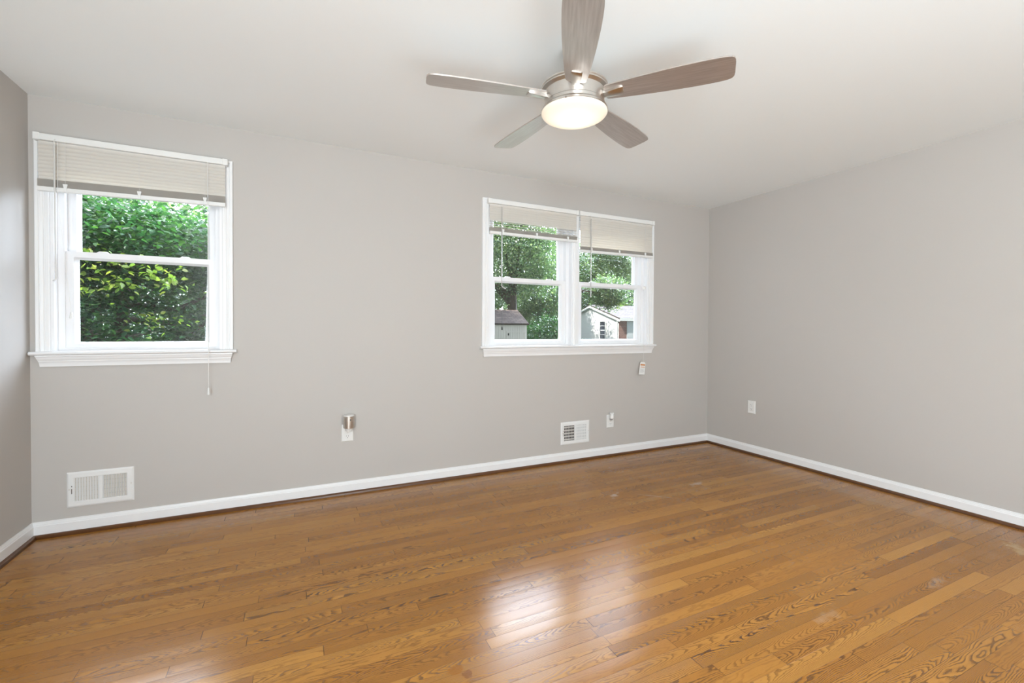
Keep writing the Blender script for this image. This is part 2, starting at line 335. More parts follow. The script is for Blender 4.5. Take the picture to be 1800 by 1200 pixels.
# ------------------------------------------------------------------ mesh helpers
class MB:
    def __init__(self): self.v = []; self.f = []; self.uv = {}
    def add(self, vs, fs):
        o = len(self.v); self.v += [tuple(p) for p in vs]; self.f += [tuple(i + o for i in f) for f in fs]; return self
    def box(self, x0, x1, y0, y1, z0, z1):
        vs = [(x, y, z) for x in (x0, x1) for y in (y0, y1) for z in (z0, z1)]
        return self.add(vs, [(0, 1, 3, 2), (4, 6, 7, 5), (0, 4, 5, 1), (2, 3, 7, 6), (0, 2, 6, 4), (1, 5, 7, 3)])
    def obox(self, mtx, sx, sy, sz):
        vs = [mtx @ Vector((x * sx / 2, y * sy / 2, z * sz / 2)) for x in (-1, 1) for y in (-1, 1) for z in (-1, 1)]
        return self.add(vs, [(0, 1, 3, 2), (4, 6, 7, 5), (0, 4, 5, 1), (2, 3, 7, 6), (0, 2, 6, 4), (1, 5, 7, 3)])
    def loops(self, rings, close_ring=True, caps=True, close_path=False):
        n = len(rings[0]); vs = [p for r in rings for p in r]; fs = []
        m = len(rings)
        for i in range(m if close_path else m - 1):
            a, b2 = i * n, ((i + 1) % m) * n
            for j in range(n if close_ring else n - 1):
                k = (j + 1) % n; fs.append((a + j, a + k, b2 + k, b2 + j))
        if caps and not close_path: fs.append(tuple(range(n - 1, -1, -1))); fs.append(tuple(range((m - 1) * n, m * n)))
        return self.add(vs, fs)
    def lathe(self, prof, c=(0, 0, 0), n=48, axis='z'):
        rings = []
        for r, h in prof:
            ring = []
            for k in range(n):
                a = 2 * math.pi * k / n; ca, sa = math.cos(a) * r, math.sin(a) * r
                ring.append((c[0] + ca, c[1] + sa, c[2] + h) if axis == 'z' else (c[0] + ca, c[1] + h, c[2] - sa) if axis == 'y' else (c[0] + h, c[1] + ca, c[2] + sa))
            rings.append(ring)
        return self.loops(rings)
    def tube(self, pts, r, n=8):
        pts = [Vector(p) for p in pts]; rings = []
        for i, p in enumerate(pts):
            d = (pts[min(i + 1, len(pts) - 1)] - pts[max(i - 1, 0)]).normalized()
            a = d.orthogonal().normalized() if i == 0 else (rings_a - d * rings_a.dot(d)).normalized()
            rings_a = a; b2 = d.cross(a)
            rr = r[i] if isinstance(r, (list, tuple)) else r
            rings.append([p + rr * (math.cos(t) * a + math.sin(t) * b2) for t in (2 * math.pi * k / n for k in range(n))])
        return self.loops(rings)
    def frame(self, x0, x1, z0, z1, prof, wl=1, wr=1, wt=1, wb=1, sign=1):
        """closed rectangular ring; prof = closed list of (a, y), a = offset inward times the side width"""
        cs = [[], [], [], []]
        for a, y in prof:
            cs[0].append((x0 + a * wl, y, z0 + a * wb)); cs[1].append((x0 + a * wl, y, z1 - a * wt))
            cs[2].append((x1 - a * wr, y, z1 - a * wt)); cs[3].append((x1 - a * wr, y, z0 + a * wb))
        return self.loops(cs, close_path=True)
    def build(self, name, m, parent=None, smooth=None, bevel=0.0, seg=2):
        me = bpy.data.meshes.new(name); me.from_pydata(self.v, [], self.f); me.update()
        import bmesh
        bm = bmesh.new(); bm.from_mesh(me); bmesh.ops.recalc_face_normals(bm, faces=bm.faces); bm.to_mesh(me); bm.free()
        me.materials.append(m)
        if smooth is not None:
            me.polygons.foreach_set('use_smooth', [True] * len(me.polygons)); me.set_sharp_from_angle(angle=math.radians(smooth))
        o = bpy.data.objects.new(name, me); COL.objects.link(o)
        if parent is not None: o.parent = parent; o.matrix_parent_inverse = parent.matrix_basis.inverted()
        if bevel > 0:
            md = o.modifiers.new('bevel', 'BEVEL'); md.width = bevel; md.segments = seg; md.limit_method = 'ANGLE'; md.angle_limit = math.radians(40)
        return o
def tag(o, label, cat, group=None):
    o['label'] = label; o['category'] = cat
    if group: o['group'] = group
    return o
def thing(name, label, cat, loc=(0, 0, 0), rotz=0.0, group=None):
    o = bpy.data.objects.new(name, None); COL.objects.link(o); o.location = loc; o.rotation_euler = (0, 0, rotz)
    o.empty_display_size = 0.1
    return tag(o, label, cat, group)
def local(o):            # parts written in the thing's own coordinates
    for c in o.children: c.matrix_parent_inverse = Matrix()
def struct(o, label, cat):
    o['kind'] = 'structure'; return tag(o, label, cat)
def box_uv(o):
    me = o.data; uv = me.uv_layers.new(name='uv'); 
    for p in me.polygons:
        n = p.normal
        for li in p.loop_indices:
            co = me.vertices[me.loops[li].vertex_index].co
            if abs(n.z) > 0.9: q = (co.x, co.y)
            elif abs(n.x) > abs(n.y): q = (co.y, co.z / max(0.2, math.sqrt(1 - n.z ** 2)))
            else: q = (co.x, co.z / max(0.2, math.sqrt(1 - n.z ** 2)))
            uv.data[li].uv = q

# ------------------------------------------------------------------ room shell
WT = 0.15
W1C, W2A, W2B = -4.717, -2.087, -1.227      # centres of the three sash units
OH = 0.405                                   # half width of an opening
Z0, Z1 = 1.035, 2.168                        # stool top / head of the openings
b = MB(); b.box(-RW - WT, WT, -RD - WT, WT, -0.12, 0); struct(b.build('floor', M['floor']), 'brown stained oak strip floor with scuffs', 'floor')
b = MB(); b.box(-RW - WT, WT, -RD - WT, WT, H, H + 0.15); struct(b.build('ceiling', M['ceiling']), 'smooth white ceiling', 'ceiling')
holes = [(W1C - OH, W1C + OH), (W2A - OH, W2B + OH)]
b = MB(); x = -RW - WT
for a0, a1 in holes:
    b.box(x, a0, 0, WT, 0, H); b.box(a0, a1, 0, WT, 0, Z0 - 0.022); b.box(a0, a1, 0, WT, Z1, H); x = a1
b.box(x, WT, 0, WT, 0, H)
struct(b.build('wall_back', M['wall']), 'pale grey painted wall with the windows', 'wall')
b = MB(); b.box(-RW - WT, -RW, -RD, 0, 0, H); struct(b.build('wall_left', M['wall']), 'pale grey painted wall at the left edge', 'wall')
b = MB(); b.box(0, WT, -RD, 0, 0, H); struct(b.build('wall_right', M['wall']), 'pale grey painted blank wall on the right', 'wall')
b = MB(); b.box(-RW - WT, WT, -RD - WT, -RD, 0, H); struct(b.build('wall_front', M['wall']), 'pale grey painted wall behind the viewer', 'wall')

# baseboards (stepped top) and stained shoe moulding; profiles are (distance from wall, height)
BP = [(0, 0), (0.013, 0), (0.013, 0.066), (0.010, 0.071), (0.010, 0.074), (0.0055, 0.082), (0.005, 0.088), (0, 0.088)]
SP = [(0.013, 0.0), (0.031, 0.0), (0.0305, 0.005), (0.028, 0.011), (0.024, 0.0155), (0.019, 0.0185), (0.013, 0.0195)]
def run_back(prof):
    return [[(-RW + d, -d, z) for d, z in prof], [(-d, -d, z) for d, z in prof]]
def run_left(prof):
    return [[(-RW + d, -RD, z) for d, z in prof], [(-RW + d, -d, z) for d, z in prof]]
def run_right(prof):
    return [[(-d, -RD, z) for d, z in prof], [(-d, -d, z) for d, z in prof]]
for side, fn in (('back', run_back), ('left', run_left), ('right', run_right)):
    struct(MB().loops(fn(BP)).build('baseboard_' + side, M['trim'], smooth=25), 'white baseboard along the %s wall' % side, 'baseboard')
for i, (side, fn) in enumerate((('back', run_back), ('left', run_left), ('right', run_right))):
    struct(MB().loops(fn(SP)).build('trim_%d' % (i + 1), M['shoe'], smooth=50), 'brown stained quarter round shoe under the %s baseboard' % side, 'moulding')

# ------------------------------------------------------------------ windows
CASING = [(0.0, 0.0), (0.0, -0.010), (0.004, -0.012), (0.016, -0.012), (0.018, -0.0095), (0.022, -0.0095), (0.025, -0.0135),
          (0.036, -0.0150), (0.038, -0.0125), (0.041, -0.0125), (0.043, -0.0175), (0.055, -0.0185), (0.058, -0.017), (0.058, 0.0)]
def casing(x0, x1, z0, z1):
    rings = [[(x0 - a, y, z0) for a, y in CASING], [(x0 - a, y, z1 + a) for a, y in CASING],
             [(x1 + a, y, z1 + a) for a, y in CASING], [(x1 + a, y, z0) for a, y in CASING]]
    return MB().loops(rings)
def sash_unit(c, parent):
    x0, x1 = c - OH, c + OH
    # vinyl frame: jamb liner, stops and tracks
    b = MB()
    b.frame(x0, x1, Z0 - 0.02, Z1, [(0, 0.0), (0.35, 0.0), (0.35, 0.048), (1, 0.052), (1, 0.145), (0, 0.145)], wl=0.043, wr=0.043, wt=0.040, wb=0.034)
    b.build('frame', M['vinyl'], parent, smooth=30)
    sx0, sx1 = c - 0.362, c + 0.362
    def sash(name, z0, z1, y, wb, wt):
        prof = [(0, y), (0.74, y), (0.76, y + 0.004), (1.0, y + 0.024), (1.0, y + 0.035), (0, y + 0.035)]
        s = MB().frame(sx0, sx1, z0, z1, prof, wl=0.050, wr=0.050, wt=wt, wb=wb).build(name, M['vinyl'], parent, smooth=25)
        MB().box(sx0 + 0.046, sx1 - 0.046, y + 0.024, y + 0.028, z0 + wb - 0.004, z1 - wt + 0.004).build('pane', M['glass'], s)
        return s
    sash('upper_sash', 1.572, 2.132, 0.098, 0.040, 0.042)
    lo = sash('lower_sash', 1.046, 1.606, 0.060, 0.038, 0.044)
    for s in (-1, 1):                                   # tilt latches on the meeting rail
        k = MB(); lx = c + s * 0.20
        k.loops([[(lx + dx * q, 0.066 + dy, 1.606 + dz) for dx, dy, dz in ((-0.030, 0, 0), (0.030, 0, 0), (0.030, 0.022, 0), (-0.030, 0.022, 0))] if q == 1 else
                 [(lx + dx, 0.066 + dy, 1.616) for dx, dy in ((-0.017, 0.003), (0.017, 0.003), (0.017, 0.019), (-0.017, 0.019))] for q in (1, 0)])
        k.build('sash_lock', M['vinyl'], parent, bevel=0.002)
def stool_apron(x0, x1, parent, lext=0.022, rext=0.020):
    c0, c1 = x0 - 0.058, x1 + 0.058
    nose = [(0.052, Z0), (-0.030, Z0), (-0.037, Z0 - 0.003), (-0.041, Z0 - 0.0085), (-0.041, Z0 - 0.013), (-0.037, Z0 - 0.018), (-0.031, Z0 - 0.022), (0.052, Z0 - 0.022)]
    s = MB()
    # horned board: full depth between the reveals, horns in front of the wall
    s.loops([[(c0 - lext, min(y, 0.0), z) for y, z in nose], [(x0 + 0.0005, min(y, 0.0), z) for y, z in nose]])
    s.loops([[(x0 + 0.0005, y, z) for y, z in nose], [(x1 - 0.0005, y, z) for y, z in nose]])
    s.loops([[(x1 - 0.0005, min(y, 0.0), z) for y, z in nose], [(c1 + rext, min(y, 0.0), z) for y, z in nose]])
    s.build('window_stool', M['trim'], parent, smooth=35)
    z = Z0 - 0.022
    pr = [(0.0, 0), (0.033, 0), (0.033, -0.006), (0.0295, -0.009), (0.0275, -0.016), (0.021, -0.028), (0.019, -0.030), (0.019, -0.034), (0.0165, -0.037), (0.0135, -0.050), (0.0120, -0.060), (0.0120, -0.063), (0, -0.063)]
    MB().loops([[(c0 + 0.002 + (0.033 - max(d, 0.012)) * 0.6, -d, z + h) for d, h in pr], [(c1 - 0.002 - (0.033 - max(d, 0.012)) * 0.6, -d, z + h) for d, h in pr]]).build('apron', M['trim'], parent, smooth=30)
def window(name, units, label):
    t = thing(name, label, 'window', (sum(units) / len(units), 0, Z0)); t['kind'] = 'structure'
    bpy.context.view_layer.update()
    x0, x1 = min(units) - OH, max(units) + OH
    casing(x0, x1, Z0, Z1).build('casing', M['trim'], t, smooth=25)
    stool_apron(x0, x1, t)
    for c in units: sash_unit(c, t)
    for a, c in zip(units, units[1:]):                  # mullion between the units
        m0, m1 = a + OH, c - OH
        b = MB().box(m0, m1, 0.0, 0.145, Z0, Z1)
        pm = [(m0 - 0.004, 0.0), (m0 - 0.004, -0.008), (m0 + 0.004, -0.012), (m0 + 0.012, -0.012), (m0 + 0.015, -0.016), (m1 - 0.015, -0.016), (m1 - 0.012, -0.012), (m1 - 0.004, -0.012), (m1 + 0.004, -0.008), (m1 + 0.004, 0.0)]
        b.loops([[(px, py, Z0) for px, py in pm], [(px, py, Z1) for px, py in pm]])
        b.build('mullion', M['trim'], t, smooth=25)
    return t
window('window_1', [W1C], 'white single double-hung window in the left corner')
window('window_2', [W2A, W2B], 'white twin double-hung window nearer the right corner')

# ------------------------------------------------------------------ blinds
def blind(label, c, hw, ztop, zstack, stack_h, rail_h, tilt, slope, wand, cords, opened=0):
    """ztop: underside of the headrail; zstack: top of the gathered slats at the centre; slope: how far the rail hangs off level"""
    t = thing('mini_blind', label, 'blind', (c, -0.045, ztop), group='mini blinds on the windows')
    bpy.context.view_layer.update()
    y = -0.043
    zl = lambda xx, z: z + slope * (xx - c)
    hb = MB().box(c - hw, c + hw, y - 0.014, -0.019, ztop, ztop + 0.034)
    h = hb.build('headrail', M['plastic'], t, bevel=0.002)
    for s in (-1, 1):
        MB().box(c + s * hw - 0.014 - 0.004 * s, c + s * hw + 0.014 - 0.004 * s, y - 0.0165, -0.0187, ztop - 0.003, ztop + 0.037).build('bracket', M['plastic'], t, bevel=0.003)
    # hanging slats, curved in section
    b = MB(); n = int((ztop - zstack - 0.006) / 0.0205) + 1
    ca, sa = math.cos(math.radians(tilt)), math.sin(math.radians(tilt))
    rnd = random.Random(int(c * 1000))
    for i in range(n):
        zc = ztop - 0.014 - i * (ztop - zstack - 0.023) / (n - 1)
        f = (i / max(1, n - 1)) * slope
        j = (8 if i >= n - opened else tilt) + rnd.uniform(-2, 2); ca, sa = math.cos(math.radians(j)), math.sin(math.radians(j))
        prof = []
        for k in range(7):
            q = (k - 3) / 3; d = q * 0.0125; hgt = 0.0036 * (1 - q * q)
            prof.append((d, hgt))
        ring = [(d, hh + 0.0002) for d, hh in prof] + [(d, hh - 0.0002) for d, hh in reversed(prof)]
        r = lambda xx: [(xx, y + d * ca + hh * sa, zc + f * (xx - c) + d * sa + hh * ca) for d, hh in ring]
        b.loops([r(c - hw + 0.006), r(c + hw - 0.006)])
    b.build('slats', M['slat'], t, smooth=40)
    # gathered slats
    b = MB(); ns = max(4, int(stack_h / 0.0021))
    for i in range(ns):
        zc = zstack - (i + 0.5) * stack_h / ns; jx = rnd.uniform(-0.0012, 0.0012)
        r = lambda xx: [(xx, y - 0.0125 + jx, zl(xx, zc - 0.0004)), (xx, y, zl(xx, zc + 0.0002)), (xx, y + 0.0125 + jx, zl(xx, zc - 0.0004)), (xx, y + 0.0125 + jx, zl(xx, zc + 0.0003)), (xx, y, zl(xx, zc + 0.0009)), (xx, y - 0.0125 + jx, zl(xx, zc + 0.0003))]
        b.loops([r(c - hw + 0.006), r(c + hw - 0.006)])
    b.build('gathered_slats', M['slat'], t, smooth=30)
    zr = zstack - stack_h
    pr = [(-0.013, -0.001), (0.013, -0.001), (0.013, -rail_h + 0.003), (0.010, -rail_h), (-0.010, -rail_h), (-0.013, -rail_h + 0.003)]
    MB().loops([[(xx, y + d, zl(xx, zr + z)) for d, z in pr] for xx in (c - hw + 0.005, c + hw - 0.005)]).build('bottom_rail', M['plastic'], t, smooth=30)
    for fx in (-0.72, 0.02, 0.75):                      # ladder strings and the clips gathering them
        xx = c + fx * hw
        b = MB()
        for yy in (y - 0.0137, y + 0.0137): b.tube([(xx, yy, ztop + 0.001), (xx, yy, zl(xx, zr))], 0.0007, 6)
        b.build('ladder_string', M['cord'], t)
        zc = zl(xx, zr)
        MB().loops([[(xx - 0.011, y - 0.0175, zc + 0.020), (xx + 0.011, y - 0.0175, zc + 0.020), (xx + 0.011, y - 0.0135, zc + 0.020), (xx - 0.011, y - 0.0135, zc + 0.020)],
                    [(xx - 0.006, y - 0.0185, zc - 0.006), (xx + 0.006, y - 0.0185, zc - 0.006), (xx + 0.006, y - 0.0135, zc - 0.006), (xx - 0.006, y - 0.0135, zc - 0.006)],
                    [(xx - 0.004, y - 0.0185, zc - rail_h), (xx + 0.004, y - 0.0185, zc - rail_h), (xx + 0.004, y - 0.0135, zc - rail_h), (xx - 0.004, y - 0.0135, zc - rail_h)]]).build('ladder_clip', M['plastic'], t, bevel=0.0015)
    # tilt wand hanging from a hook
    wx, z0, z1, curve, mt_ = wand
    wy = y - 0.024
    b = MB(); b.tube([(wx, y - 0.012, ztop + 0.010), (wx, wy, ztop + 0.006), (wx, wy, z0)], 0.0017, 8)
    hook = b.build('wand_hook', M['plastic'], t)
    b = MB(); pts = [(wx, wy, z0 + 0.004), (wx, wy, z0 - 0.02), (wx + 0.002, wy, z1 + 0.03), (wx + 0.002, wy, z1)]
    if curve: pts += [(wx + 0.004 + curve * 0.3, wy, z1 - 0.012), (wx + 0.004 + curve, wy - 0.006, z1 - 0.022)]
    b.tube(pts, [0.003] + [0.0042] * (len(pts) - 2) + [0.005], 6)
    b.build('tilt_wand', M[mt_], t, smooth=20)
    return t, cords

t, _ = blind('mini blind drawn up over the single left window', -4.722, 0.437, 2.187, 1.983, 0.040, 0.024, 75, 0.018, (-5.078, 2.165, 1.445, -0.010, 'pale_wand'), None)
def lift(t, pts, name='lift_cord', r=0.0011, m='cord'):
    return MB().tube(pts, r, 6).build(name, M[m], t)
def tassel(par, x, y, z, h=0.034, r=0.0062, m='plastic'):
    return MB().lathe([(0.0015, 0), (0.0028, -0.003), (r * 0.62, -0.006), (r * 0.8, -h * 0.5), (r, -h * 0.85), (r * 0.9, -h), (0.0015, -h)], (x, y, z), 14).build('tassel', M[m], par, smooth=40)
yc = -0.060
c_ = lift(t, [(-5.067, yc, 2.187), (-5.067, yc, 1.90), (-5.060, yc, 1.80), (-5.035, yc - 0.004, 1.50), (-5.014, yc - 0.004, 1.252)])
tassel(c_, -5.014, yc - 0.004, 1.256, 0.038, 0.0085)
c_ = lift(t, [(-4.381, yc, 2.187), (-4.381, yc, 1.6), (-4.380, yc, 0.80)]); tassel(c_, -4.380, yc, 0.802, 0.044, 0.0065)
c_ = lift(t, [(-4.377, yc - 0.001, 2.187), (-4.376, yc - 0.001, 1.6), (-4.3795, yc - 0.001, 0.80)], r=0.0009)

t, _ = blind('mini blind with open slats over the left unit of the twin window', -2.088, 0.418, 2.178, 1.986, 0.030, 0.022, 74, -0.002, (-2.405, 2.150, 1.52, 0.030, 'wand'), None, opened=3)
c_ = lift(t, [(-2.399, -0.060, 1.94), (-2.399, -0.060, 1.46), (-2.396, -0.060, 1.195)], r=0.0010, m='black')
tassel(c_, -2.396, -0.060, 1.196, 0.030, 0.007, 'black')
MB().lathe([(0.002, 0), (0.006, -0.003), (0.006, -0.020), (0.002, -0.024)], (-2.399, -0.060, 1.925), 12).build('cord_stop', M['black'], t, smooth=40)
t, _ = blind('mini blind hanging lowest over the right unit of the twin window', -1.224, 0.418, 2.178, 1.908, 0.028, 0.022, 76, 0.006, (-1.540, 2.150, 1.46, 0.0, 'wand'), None)
cord = lift(t, [(-0.915, -0.060, 2.178), (-0.915, -0.062, 1.70), (-0.930, -0.064, 1.56), (-0.918, -0.062, 1.50), (-0.922, -0.060, 0.868)])
MB().lathe([(0.004, 0.0), (0.016, -0.004), (0.017, -0.010), (0.016, -0.030), (0.006, -0.034)], (-0.932, -0.066, 1.585), 16).build('cord_cleat', M['plastic'], t, smooth=40)
# warning tag and its printed band, hanging on the cord
ct = MB()
rot = Matrix.Translation((-0.938, -0.058, 0.806)) @ Matrix.Rotation(math.radians(5), 4, 'Y')
def tagp(x, z, dy): return rot @ Vector((x, dy, z))
ct.loops([[tagp(x, z, dy) for x, z in ((-0.034, -0.056), (0.034, -0.056), (0.036, 0.050), (0.026, 0.062), (-0.020, 0.062), (-0.028, 0.050))] for dy in (-0.0012, 0.0012)])
tg = ct.build('cord_tag', M['plastic'], t)
pb = MB(); pb.add([tagp(-0.024, 0.028, -0.0016), tagp(0.033, 0.028, -0.0016), tagp(0.0335, 0.042, -0.0016), tagp(-0.024, 0.042, -0.0016)], [(0, 1, 2, 3)])
for z in (0.014,): pb.add([tagp(-0.020, z - 0.003, -0.0016), tagp(0.030, z - 0.003, -0.0016), tagp(0.030, z + 0.003, -0.0016), tagp(-0.020, z + 0.003, -0.0016)], [(0, 1, 2, 3)])
pb.build('printed_band', M['orange'], tg)
pl = MB()
for i in range(4):
    z = -0.004 - i * 0.010
    pl.add([tagp(-0.022, z - 0.0016, -0.0016), tagp(0.026 - 0.006 * (i % 2), z - 0.0016, -0.0016), tagp(0.026 - 0.006 * (i % 2), z + 0.0016, -0.0016), tagp(-0.022, z + 0.0016, -0.0016)], [(0, 1, 2, 3)])
pl.build('printed_lines', M['print'], tg)

# ------------------------------------------------------------------ ceiling fan
FX, FY, FZ, TH = -2.752, -1.648, 2.222, 2.925
fan = thing('ceiling_fan', 'brushed nickel ceiling fan with five grey-brown blades and a lit dome', 'ceiling fan', (FX, FY, H))
def fpart(b, name, m, par=None, smooth=35, bevel=0.0):
    o = b.build(name, m, None, smooth=smooth, bevel=bevel); o.parent = par or fan; return o
D = FZ - H                                       # blade plane below the ceiling
b = MB().lathe([(0.0, 0), (0.054, 0), (0.055, -0.012), (0.051, -0.038), (0.040, -0.056), (0.020, -0.062), (0.0, -0.062)], n=40); fpart(b, 'canopy', M['nickel'])
b = MB().lathe([(0.0127, -0.055), (0.0127, D + 0.055)], n=20); fpart(b, 'downrod', M['nickel'])
hp = [(0.0, 0.062), (0.035, 0.062), (0.050, 0.056), (0.110, 0.053), (0.143, 0.050), (0.150, 0.046), (0.151, 0.040), (0.148, 0.036), (0.150, 0.033), (0.150, 0.029), (0.141, 0.024), (0.136, 0.020), (0.135, 0.010), (0.135, -0.030), (0.138, -0.034), (0.138, -0.046), (0.142, -0.050), (0.150, -0.058), (0.151, -0.066), (0.147, -0.068), (0.0, -0.068)]
b = MB().lathe([(r, h + D) for r, h in hp], n=72); fpart(b, 'motor_housing', M['nickel'], smooth=28)
dp = [(0.1475, -0.064), (0.1490, -0.067), (0.1485, -0.071), (0.143, -0.078), (0.130, -0.085), (0.108, -0.091), (0.080, -0.0955), (0.045, -0.098), (0.012, -0.099), (0.0, -0.099)]
b = MB().lathe([(r, h + D) for r, h in [(0.0, -0.066)] + dp], n=72); fpart(b, 'light_dome', M['lens'], smooth=60)
b = MB().lathe([(0.0, 0), (0.004, -0.001), (0.005, -0.008), (0.0, -0.010)], (0.1515 * math.cos(3.9), 0.1515 * math.sin(3.9), D - 0.060), 10); fpart(b, 'pull_switch', M['nickel'])
# blade outline: half widths along the radius
PT = math.radians(10.0)
def blade_mesh():
    st = [(0.138, 0.026), (0.141, 0.037), (0.148, 0.043), (0.165, 0.0465), (0.20, 0.050), (0.26, 0.0555), (0.32, 0.0605), (0.38, 0.0645), (0.44, 0.0675), (0.50, 0.0695), (0.56, 0.070), (0.60, 0.069), (0.63, 0.0665), (0.645, 0.063), (0.654, 0.057), (0.659, 0.047), (0.661, 0.030)]
    b = MB(); rings = []
    for r, hw_ in st:
        ring = []
        for q, dz in ((-1, -0.0028), (-0.5, -0.003), (0, -0.003), (0.5, -0.003), (1, -0.0028), (1, 0.0028), (0.5, 0.003), (0, 0.003), (-0.5, 0.003), (-1, 0.0028)):
            ring.append((r, q * hw_, dz))
        rings.append(ring)
    b.loops(rings); return b
def to_blade(b, k, dz=0.0):
    mt_ = Matrix.Translation((0, 0, D + dz)) @ Matrix.Rotation(TH + k * 2 * math.pi / 5, 4, 'Z') @ Matrix.Rotation(-PT, 4, 'X')
    uvs = list(b.v); b.v = [tuple(mt_ @ Vector(p)) for p in b.v]; return uvs
for k in range(5):
    b = blade_mesh(); src = to_blade(b, k)
    o = fpart(b, 'blade', M['blade'], smooth=30)
    uv = o.data.uv_layers.new(name='uv')
    for lp in o.data.loops: uv.data[lp.index].uv = (src[lp.vertex_index][0] + k * 0.8, src[lp.vertex_index][1])
    # blade iron: cast arm from the motor, gripping the root from below
    b = MB()
    prof = lambda r, hw_, z0, z1: [(r, -hw_, z0 + 0.002), (r, -hw_ * 0.72, z0), (r, hw_ * 0.72, z0), (r, hw_, z0 + 0.002), (r, hw_, z1), (r, -hw_, z1)]
    b.loops([prof(0.128, 0.016, -0.016, -0.003), prof(0.150, 0.0175, -0.017, -0.003), prof(0.165, 0.020, -0.016, -0.003), prof(0.195, 0.0235, -0.0135, -0.003), prof(0.212, 0.0235, -0.011, -0.003), prof(0.220, 0.020, -0.0075, -0.003)])
    to_blade(b, k); fpart(b, 'blade_iron', M['nickel'], par=o, smooth=35)

# ------------------------------------------------------------------ supply registers
def register(label, c, z, damper_open):
    t = thing('wall_register', label, 'vent', (c, 0, z), group='white wall registers')
    w2, h2 = 0.150, 0.100; ow, oh_ = 0.1175, 0.0665
    def part(b, name, m, par=None, smooth=None, bevel=0.0):
        o = b.build(name, m, None, smooth=smooth, bevel=bevel); o.parent = par or t; return o
    b = MB(); b.frame(-w2, w2, -h2, h2, [(0, 0), (0.0, -0.004), (0.25, -0.0085), (0.94, -0.0085), (1.0, -0.007), (1.0, 0.0)], wl=w2 - ow, wr=w2 - ow, wt=h2 - oh_, wb=h2 - oh_)
    b.box(-0.008, 0.008, -0.0085, 0.0, -oh_, oh_)
    part(b, 'faceplate', M['vent'], bevel=0.0)
    part(MB().box(-ow - 0.004, ow + 0.004, -0.0010, -0.0004, -oh_ - 0.004, oh_ + 0.004), 'duct_shade_sheet', M['dark'] if damper_open else M['grey_plastic'])  # flat backing sheet; the shade inside the duct is in its colour
    for s in (-1, 1):                                   # vanes fanned left and right
        b = MB(); n = 9
        x0, x1 = (0.011, ow) if s > 0 else (-ow, -0.011)
        for i in range(n + 1):
            xx = x0 + (x1 - x0) * i / n
            ang = math.radians(42) * s
            mtx = Matrix.Translation((xx, -0.0052, 0)) @ Matrix.Rotation(ang, 4, 'Z')
            b.obox(mtx, 0.0012, 0.0082, 2 * oh_)
        part(b, 'vane_bank', M['vent'])
        b = MB()
        for i in range(5):
            zz = -oh_ + 2 * oh_ * (i + 0.45) / 5
            b.box(x0 if s > 0 else -ow, ow if s > 0 else x1, -0.0018, -0.0011, zz - (0.006 if damper_open else 0.0125), zz + (0.006 if damper_open else 0.0125))
        part(b, 'damper_blades', M['damper'])
    lv = MB().box(-ow - 0.012, -ow - 0.0085, -0.0088, -0.0083, -0.022, 0.024); slot = part(lv, 'lever_slot', M['dark'])
    part(MB().box(-ow - 0.013, -ow - 0.0075, -0.014, -0.0085, 0.008, 0.018), 'damper_lever', M['vent'], bevel=0.0015)
    for s in (-1, 1):
        part(MB().lathe([(0.0, 0.0), (0.0036, 0.0), (0.003, -0.0012), (0.0, -0.0016)], (s * (w2 - 0.012), -0.0082, 0.004), 14, axis='y'), 'screw', M['damper'], smooth=40)
    return t
register('white wall register below the single left window, damper shut', -4.910, 0.2465, False)
register('white wall register below the twin window with dark open slots', -1.650, 0.254, True)

# ------------------------------------------------------------------ outlets and plug-in lights
def outlet(label, loc, rotz, style):
    t = thing('wall_outlet', label, 'outlet', loc, rotz, group='white wall outlets')
    def part(b, name, m, par=None, smooth=None, bevel=0.0):
        o = b.build(name, m, None, smooth=smooth, bevel=bevel); o.parent = par or t; return o
    part(MB().loops([[(x * 0.039, 0, z * 0.060) for x, z in ((-1, -1), (1, -1), (1, 1), (-1, 1))], [(x * 0.039, -0.0025, z * 0.060) for x, z in ((-1, -1), (1, -1), (1, 1), (-1, 1))],
                     [(x * 0.035, -0.006, z * 0.056) for x, z in ((-1, -1), (1, -1), (1, 1), (-1, 1))]]), 'cover_plate', M['plastic'])
    def slots(zc, par):
        b = MB(); b.box(-0.0078, -0.0055, -0.0085, -0.0078, zc + 0.001, zc + 0.009); b.box(0.0055, 0.0078, -0.0085, -0.0078, zc + 0.001, zc + 0.008)
        b.lathe([(0.0, -0.0085), (0.0025, -0.0085), (0.0025, -0.0078), (0, -0.0078)], (0, 0, zc - 0.007), 12, axis='y'); part(b, 'socket_slots', M['slot'], par)
    if style == 'duplex':
        for zc in (0.0265, -0.0265):
            ring = [(0.0172 * math.cos(a), max(-0.0145, min(0.0145, 0.0172 * math.sin(a)))) for a in (2 * math.pi * k / 32 for k in range(32))]
            r = part(MB().loops([[(x, -0.005, zc + z) for x, z in ring], [(x * 0.97, -0.008, zc + z * 0.97) for x, z in ring]]), 'receptacle', M['plastic'])
            slots(zc, r)
        part(MB().lathe([(0, -0.006), (0.003, -0.006), (0.003, -0.0072), (0, -0.0074)], n=12, axis='y'), 'screw', M['damper'])
    else:
        r = part(MB().box(-0.0165, 0.0165, -0.008, -0.004, -0.0335, 0.0335), 'receptacle', M['plastic'], bevel=0.0012)
        slots(0.018, r); slots(-0.018, r)
        part(MB().frame(-0.0185, 0.0185, -0.0355, 0.0355, [(0, -0.0062), (1, -0.0062), (1, -0.005), (0, -0.005)], wl=0.002, wr=0.002, wt=0.002, wb=0.002), 'receptacle_gap', M['damper'])
    return t
outlet('white duplex outlet under the silver plug-in night light', (-3.566, 0, 0.433), 0, 'duplex')
outlet('white duplex outlet beside the right register, small plug-in above', (-1.264, 0, 0.324), 0, 'duplex')
